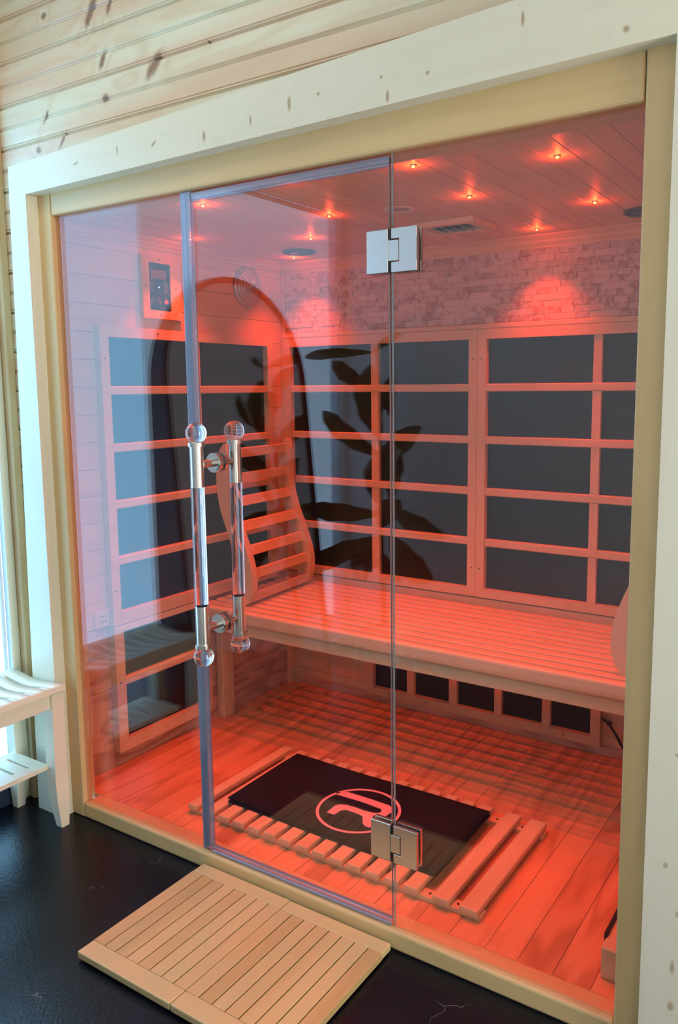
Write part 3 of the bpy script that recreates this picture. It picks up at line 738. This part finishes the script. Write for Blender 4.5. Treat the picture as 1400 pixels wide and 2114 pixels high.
def towel(bm, x0, x1, y0, y1, z0, z1, nx=26, ny=10, seed=0):
    rnd = random.Random(seed); g = []
    for i in range(nx+1):
        row = []
        for j in range(ny+1):
            u, v = i/nx, j/ny
            edge = min(u, 1-u, v*.45, (1-v)*.45)*60
            k = min(1, edge)
            z = z0+(z1-z0)*(.55+.45*math.sqrt(k)) + .0008*math.sin(u*9+seed)*math.cos(v*5)
            x = x0+(x1-x0)*u + .003*math.sin(v*4+seed); y = y0+(y1-y0)*v + .002*math.sin(u*7+seed)
            row.append(bm.verts.new((x, y, z)))
        g.append(row)
    g2 = [[bm.verts.new((v.co.x, v.co.y, z0)) for v in row] for row in g]
    for i in range(nx):
        for j in range(ny):
            bm.faces.new((g[i][j], g[i+1][j], g[i+1][j+1], g[i][j+1])).smooth = True
            bm.faces.new((g2[i][j], g2[i+1][j], g2[i+1][j+1], g2[i][j+1]))
    for i in range(nx):
        for j in (0, ny): bm.faces.new((g[i][j], g[i+1][j], g2[i+1][j], g2[i][j]))
    for j in range(ny):
        for i in (0, nx): bm.faces.new((g[i][j], g[i][j+1], g2[i][j+1], g2[i][j]))
b = B(); towel(b, .497, 1.216, .135, .487, .0325, .0405, seed=1); towel(b, .492, 1.212, .140, .492, .0406, .0475, seed=2); obj('cloth', b, M['cloth'], t)
LOGO = [(0.765, 0.339), (0.795, 0.358), (0.834, 0.359), (0.878, 0.359), (0.944, 0.357), (0.963, 0.346), (0.970, 0.331), (0.967, 0.300), (0.955, 0.291), (0.934, 0.288), (0.938, 0.270), (0.962, 0.229), (0.959, 0.223), (0.944, 0.223), (0.932, 0.230), (0.909, 0.264), (0.890, 0.267), (0.849, 0.268), (0.836, 0.256), (0.834, 0.227), (0.808, 0.226), (0.806, 0.268), (0.815, 0.284), (0.833, 0.292), (0.864, 0.294), (0.898, 0.292), (0.930, 0.297), (0.942, 0.305), (0.940, 0.321), (0.933, 0.327), (0.914, 0.328), (0.867, 0.331), (0.829, 0.330), (0.769, 0.327)]
b = B(); zt0 = .0485
prism(b, LOGO, lambda p, q, h: Vector((p, q, h)), zt0-.0005, zt0+.0006)
cx, cy, ro, ri_ = .880, .2865, .1265, .1175
for k in range(64):
    a, c = 2*math.pi*k/64, 2*math.pi*(k+1)/64
    prism(b, [(cx+ro*math.cos(a), cy+ro*math.sin(a)), (cx+ro*math.cos(c), cy+ro*math.sin(c)), (cx+ri_*math.cos(c), cy+ri_*math.sin(c)), (cx+ri_*math.cos(a), cy+ri_*math.sin(a))], lambda p, q, h: Vector((p, q, h)), zt0-.0005, zt0+.0006)
obj('emblem', b, M['pinkprint'], t, label='pink ring with a stylised R inside')

# ================================================================ bamboo mats outside
def bath_mat(x0, x1, y0, y1, label):
    t = thing('slatted_mat', label, 'mat', ((x0+x1)/2, (y0+y1)/2, FZ), 'bamboo mats on the black floor')
    zb, zt_ = FZ+.006, FZ+.024
    for a, c in ((y0, y0+.048), (y1-.040, y1)):
        b = B(); box(b, x0, x1, a, c, zb, zt_, .003, seg=2); obj('end_rail', b, M['bambooX'], t)
    n = 8; wd = (x1-x0)/n
    for k in range(n):
        a, c = x0+k*wd, x0+(k+1)*wd
        b = B(); box(b, a+(.0 if k == 0 else .0017), c-(.0 if k == n-1 else .0017), y0+.0481, y1-.0401, zb, zt_-.0003, .0008); obj('slat', b, M['bamboo'], t)
    for yy in (y0+.1, y1-.12):
        b = B(); box(b, x0+.01, x1-.01, yy, yy+.02, FZ+.0005, zb-.0001); obj('support_strip', b, M['rubber'], t)
bath_mat(.600, .906, -.492, -.074, 'slatted bamboo mat on the black floor, the left one of the pair')
bath_mat(.908, 1.212, -.492, -.076, 'slatted bamboo mat on the black floor, the right one of the pair')

# ================================================================ side bench (stool) by the window
t = thing('bamboo_stool', 'pale bamboo stool with slotted saddle seat beside the bright window', 'stool', (-.07, -.34, FZ))
sx0, sx1, sy0, sy1 = -.186, .080, -.575, -.109; SZ = .400
def seat_h(x):
    u = (x-sx0)/(sx1-sx0); return -.006*math.cos((u-.5)*2*math.pi)
b = B(); NX = 20; yv = [sy0, sy0+.05]
gap = .012; pitch = .052; yy = sy1-.050
segs = [(sy1-.048, sy1, 0)]
y = sy1-.048
while y > sy0+.07:
    segs.append((y-gap, y, 1)); segs.append((y-pitch, y-gap, 0)); y -= pitch
segs.append((sy0, y, 0))
def slab(bm, x0, x1, y0, y1, ztop, th, nx=16):
    top = [[bm.verts.new((x0+(x1-x0)*i/nx, yq, ztop(x0+(x1-x0)*i/nx))) for i in range(nx+1)] for yq in (y0, y1)]
    bot = [[bm.verts.new((x0+(x1-x0)*i/nx, yq, ztop(x0+(x1-x0)*i/nx)-th)) for i in range(nx+1)] for yq in (y0, y1)]
    for i in range(nx):
        bm.faces.new((top[0][i], top[0][i+1], top[1][i+1], top[1][i])).smooth = True
        bm.faces.new((bot[0][i], bot[0][i+1], bot[1][i+1], bot[1][i]))
        for k in (0, 1): bm.faces.new((top[k][i], top[k][i+1], bot[k][i+1], bot[k][i]))
    for i in (0, nx): bm.faces.new((top[0][i], top[1][i], bot[1][i], bot[0][i]))
zt_f = lambda x: SZ+seat_h(x)
for y0, y1, g in segs:
    if g:
        slab(b, sx0, sx0+.045, y0, y1, zt_f, .018, 4); slab(b, sx1-.045, sx1, y0, y1, zt_f, .018, 4)
    else: slab(b, sx0, sx1, y0, y1, zt_f, .018)
obj('seat', b, M['stoolX'], t)
def leg(cx_, cy_, inx, iny):
    b = B(); rows = []
    for z, s, off in ((SZ-.018, .021, 0), (.25, .021, .001), (.10, .022, .004), (.03, .0205, -.001), (FZ, .013, -.010)):
        ccx, ccy = cx_-inx*off, cy_
        rows.append([b.verts.new((ccx+dx*s, ccy+dy*s, z)) for dx, dy in ((-1, -1), (1, -1), (1, 1), (-1, 1))])
    for i in range(len(rows)-1):
        for k in range(4): b.faces.new((rows[i][k], rows[i][(k+1) % 4], rows[i+1][(k+1) % 4], rows[i+1][k]))
    b.faces.new(rows[0]); b.faces.new(rows[-1]); obj('leg', b, M['stoolZ'], t)
for cx_, ix in ((.048, 1), (-.156, -1)):
    for cy_, iy in ((-.130, 1), (-.552, -1)): leg(cx_, cy_, ix, iy)
for a in ((.038, .058, -.535, -.147), (-.168, -.148, -.535, -.147)):
    b = B(); box(b, a[0], a[1], a[2], a[3], SZ-.066, SZ-.019, .002); obj('apron', b, M['stoolY'], t)
for yq in (-.127, -.556):
    b = B(); box(b, -.139, .031, yq-.009, yq+.009, SZ-.066, SZ-.019, .002); obj('apron', b, M['stoolX'], t)
b = B(); SH = .150; hx0, hx1 = -.176, .0
shx1 = .029
y = sy1-.040-.03
slabz = lambda x: SH
box(b, -.150, shx1, sy1-.078, sy1-.038, SH-.014, SH, .001); y = sy1-.078
while y > sy0+.09:
    box(b, -.150, -.115, y-.010, y, SH-.014, SH); box(b, shx1-.035, shx1, y-.010, y, SH-.014, SH)
    box(b, -.150, shx1, y-.050, y-.010, SH-.014, SH); y -= .050
obj('shelf', b, M['stoolX'], t)

# ================================================================ arched mirror leaning on the side wall (seen reflected)
my, mw = -1.045, .43
t = thing('arched_mirror', 'tall arched floor mirror with dark frame leaning on the side wall', 'mirror', (-.08, my, FZ))
def arch(w, top, bottom, n=28):
    P = [(-w, bottom), (w, bottom)]
    zc = top-w*1.0
    for k in range(n+1):
        a = math.pi*k/n; P.append((w*math.cos(a), zc+w*math.sin(a)))
    return P
def lean(p, q, h):
    k = (q-FZ)/1.78; return Vector((-.01-k*.165+h, my+p, q))
ao = arch(mw, 1.74, FZ+.001); ai = arch(mw-.022, 1.718, FZ+.023)
b = B()
n = len(ao)
for i in range(n):
    j = (i+1) % n
    prism(b, [ao[i], ao[j], ai[j], ai[i]], lean, -.004, .016)
obj('frame', b, M['navy'], t)
b = B(); prism(b, arch(mw-.020, 1.720, FZ+.021), lean, .002, .007); obj('mirror_glass', b, M['mirror'], t)
b = B(); A = [b.verts.new(lean(p, q, -.0045)) for p, q in ao]; Bv = [b.verts.new(Vector((-.198, my+p*1.0, q))) for p, q in ao]  # dark solid added for the shaded gap between leaning mirror and wall
f1 = b.faces.new(A); f2 = b.faces.new(Bv)
for i in range(n): b.faces.new((A[i], A[(i+1) % n], Bv[(i+1) % n], Bv[i]))
obj('dark_gap_fill', b, M['navy'], t)

# ================================================================ fiddle leaf fig (seen reflected)
PY = -.07-1.52
t = thing('planter', 'white round planter on thin white legs beside the camera', 'planter', (.225, PY, FZ))
b = B(); lathe(b, [(0, .03), (.075, .035), (.105, .08), (.115, .15), (.112, .22), (.105, .22), (.104, .17), (0, .165)], (.225, PY, 0)); obj('pot', b, M['whitepot'], t)
b = B(); lathe(b, [(0, .168), (.103, .170), (0.103, .172), (0, .178)], (.225, PY, 0)); obj('soil', b, M['soil'], t)
for k in range(4):
    a = math.pi/4+k*math.pi/2; c, s = math.cos(a), math.sin(a)
    b = B(); tube(b, [(.225+c*.125, PY+s*.125, .24), (.225+c*.135, PY+s*.135, .1), (.225+c*.15, PY+s*.15, FZ)], .009); obj('leg', b, M['whitepot'], t)
    b = B(); tube(b, [(.225+c*.06, PY+s*.06, .03), (.225+c*.138, PY+s*.138, .03)], .006); obj('brace', b, M['whitepot'], t)
PLANT = [((0.156, 1.446), (-0.232, 1.458), 0.054), ((0.15, 1.291), (-0.038, 1.43), 0.087), ((0.205, 1.073), (0.182, 1.431), 0.163), ((0.27, 1.161), (0.32, 1.364), 0.087), ((0.205, 0.985), (-0.111, 1.22), 0.104), ((0.23, 0.942), (0.461, 1.153), 0.119), ((0.203, 0.762), (0.14, 1.027), 0.13), ((0.268, 0.789), (0.312, 1.011), 0.098), ((0.19, 0.716), (-0.183, 0.747), 0.10), ((0.268, 0.745), (0.567, 0.661), 0.098), ((0.202, 0.605), (-0.189, 0.447), 0.11), ((0.202, 0.605), (0.011, 0.375), 0.14), ((0.267, 0.611), (0.48, 0.434), 0.155), ((0.182, 1.452), (0.296, 1.543), 0.043),
         ((.2, 1.2), (.1, 1.34), .12), ((.22, .88), (.3, 1.05), .12), ((.21, .55), (.25, .38), .11), ((.2, .66), (.28, .8), .13), ((.2, .5), (.02, .44), .10)]
b = B()
stem = smooth_path([(.225, PY, .172), (.22, PY+.01, .5), (.205, PY, .9), (.20, PY-.01, 1.2), (.19, PY, 1.46)], 5)
tube(b, stem, [.014-.009*i/(len(stem)-1) for i in range(len(stem))], 8)
fig = thing('fiddle_leaf_fig', 'large fiddle leaf fig growing in the white planter', 'plant', (.225, PY, .172))
obj('stem', b, M['stem'], fig)
rnd = random.Random(5)
b = B()
for (x0, z0), (x1, z1), wd in PLANT:
    dy = rnd.uniform(-.10, .10)
    P0 = Vector((x0, PY, z0)); P1 = Vector((x1, PY+dy, z1)); ax = P1-P0; L = ax.length
    P0 = P0-ax*.05
    side = ax.cross(Vector((0, 1, .0))).normalized(); nrm = side.cross(ax).normalized()
    nu, nv = 14, 8; g = []
    for i in range(nu+1):
        u = i/nu
        prof = wd*.5*(math.sin(math.pi*min(1, u*1.02))**.55)*(.62+.5*u)*(1 if u < .97 else .5)
        if u < .12: prof = .003+prof*u/.12
        c = P0+ax*u+nrm*(.10*L*math.sin(u*math.pi)-.05*L*u*u)+Vector((0, 0, -.06*L*u*u))
        row = []
        for j in range(nv+1):
            v = (j/nv)*2-1
            wob = 1+.07*math.sin(u*19+j)
            row.append(b.verts.new(c+side*(v*prof*wob)+nrm*(abs(v)*prof*.30+.004*math.sin(u*24)*abs(v))))
        g.append(row)
    for i in range(nu):
        for j in range(nv): b.faces.new((g[i][j], g[i+1][j], g[i+1][j+1], g[i][j+1])).smooth = True
lv = obj('leaves', b, M['leaf'], fig)
sd = lv.modifiers.new('solid', 'SOLIDIFY'); sd.thickness = .0012
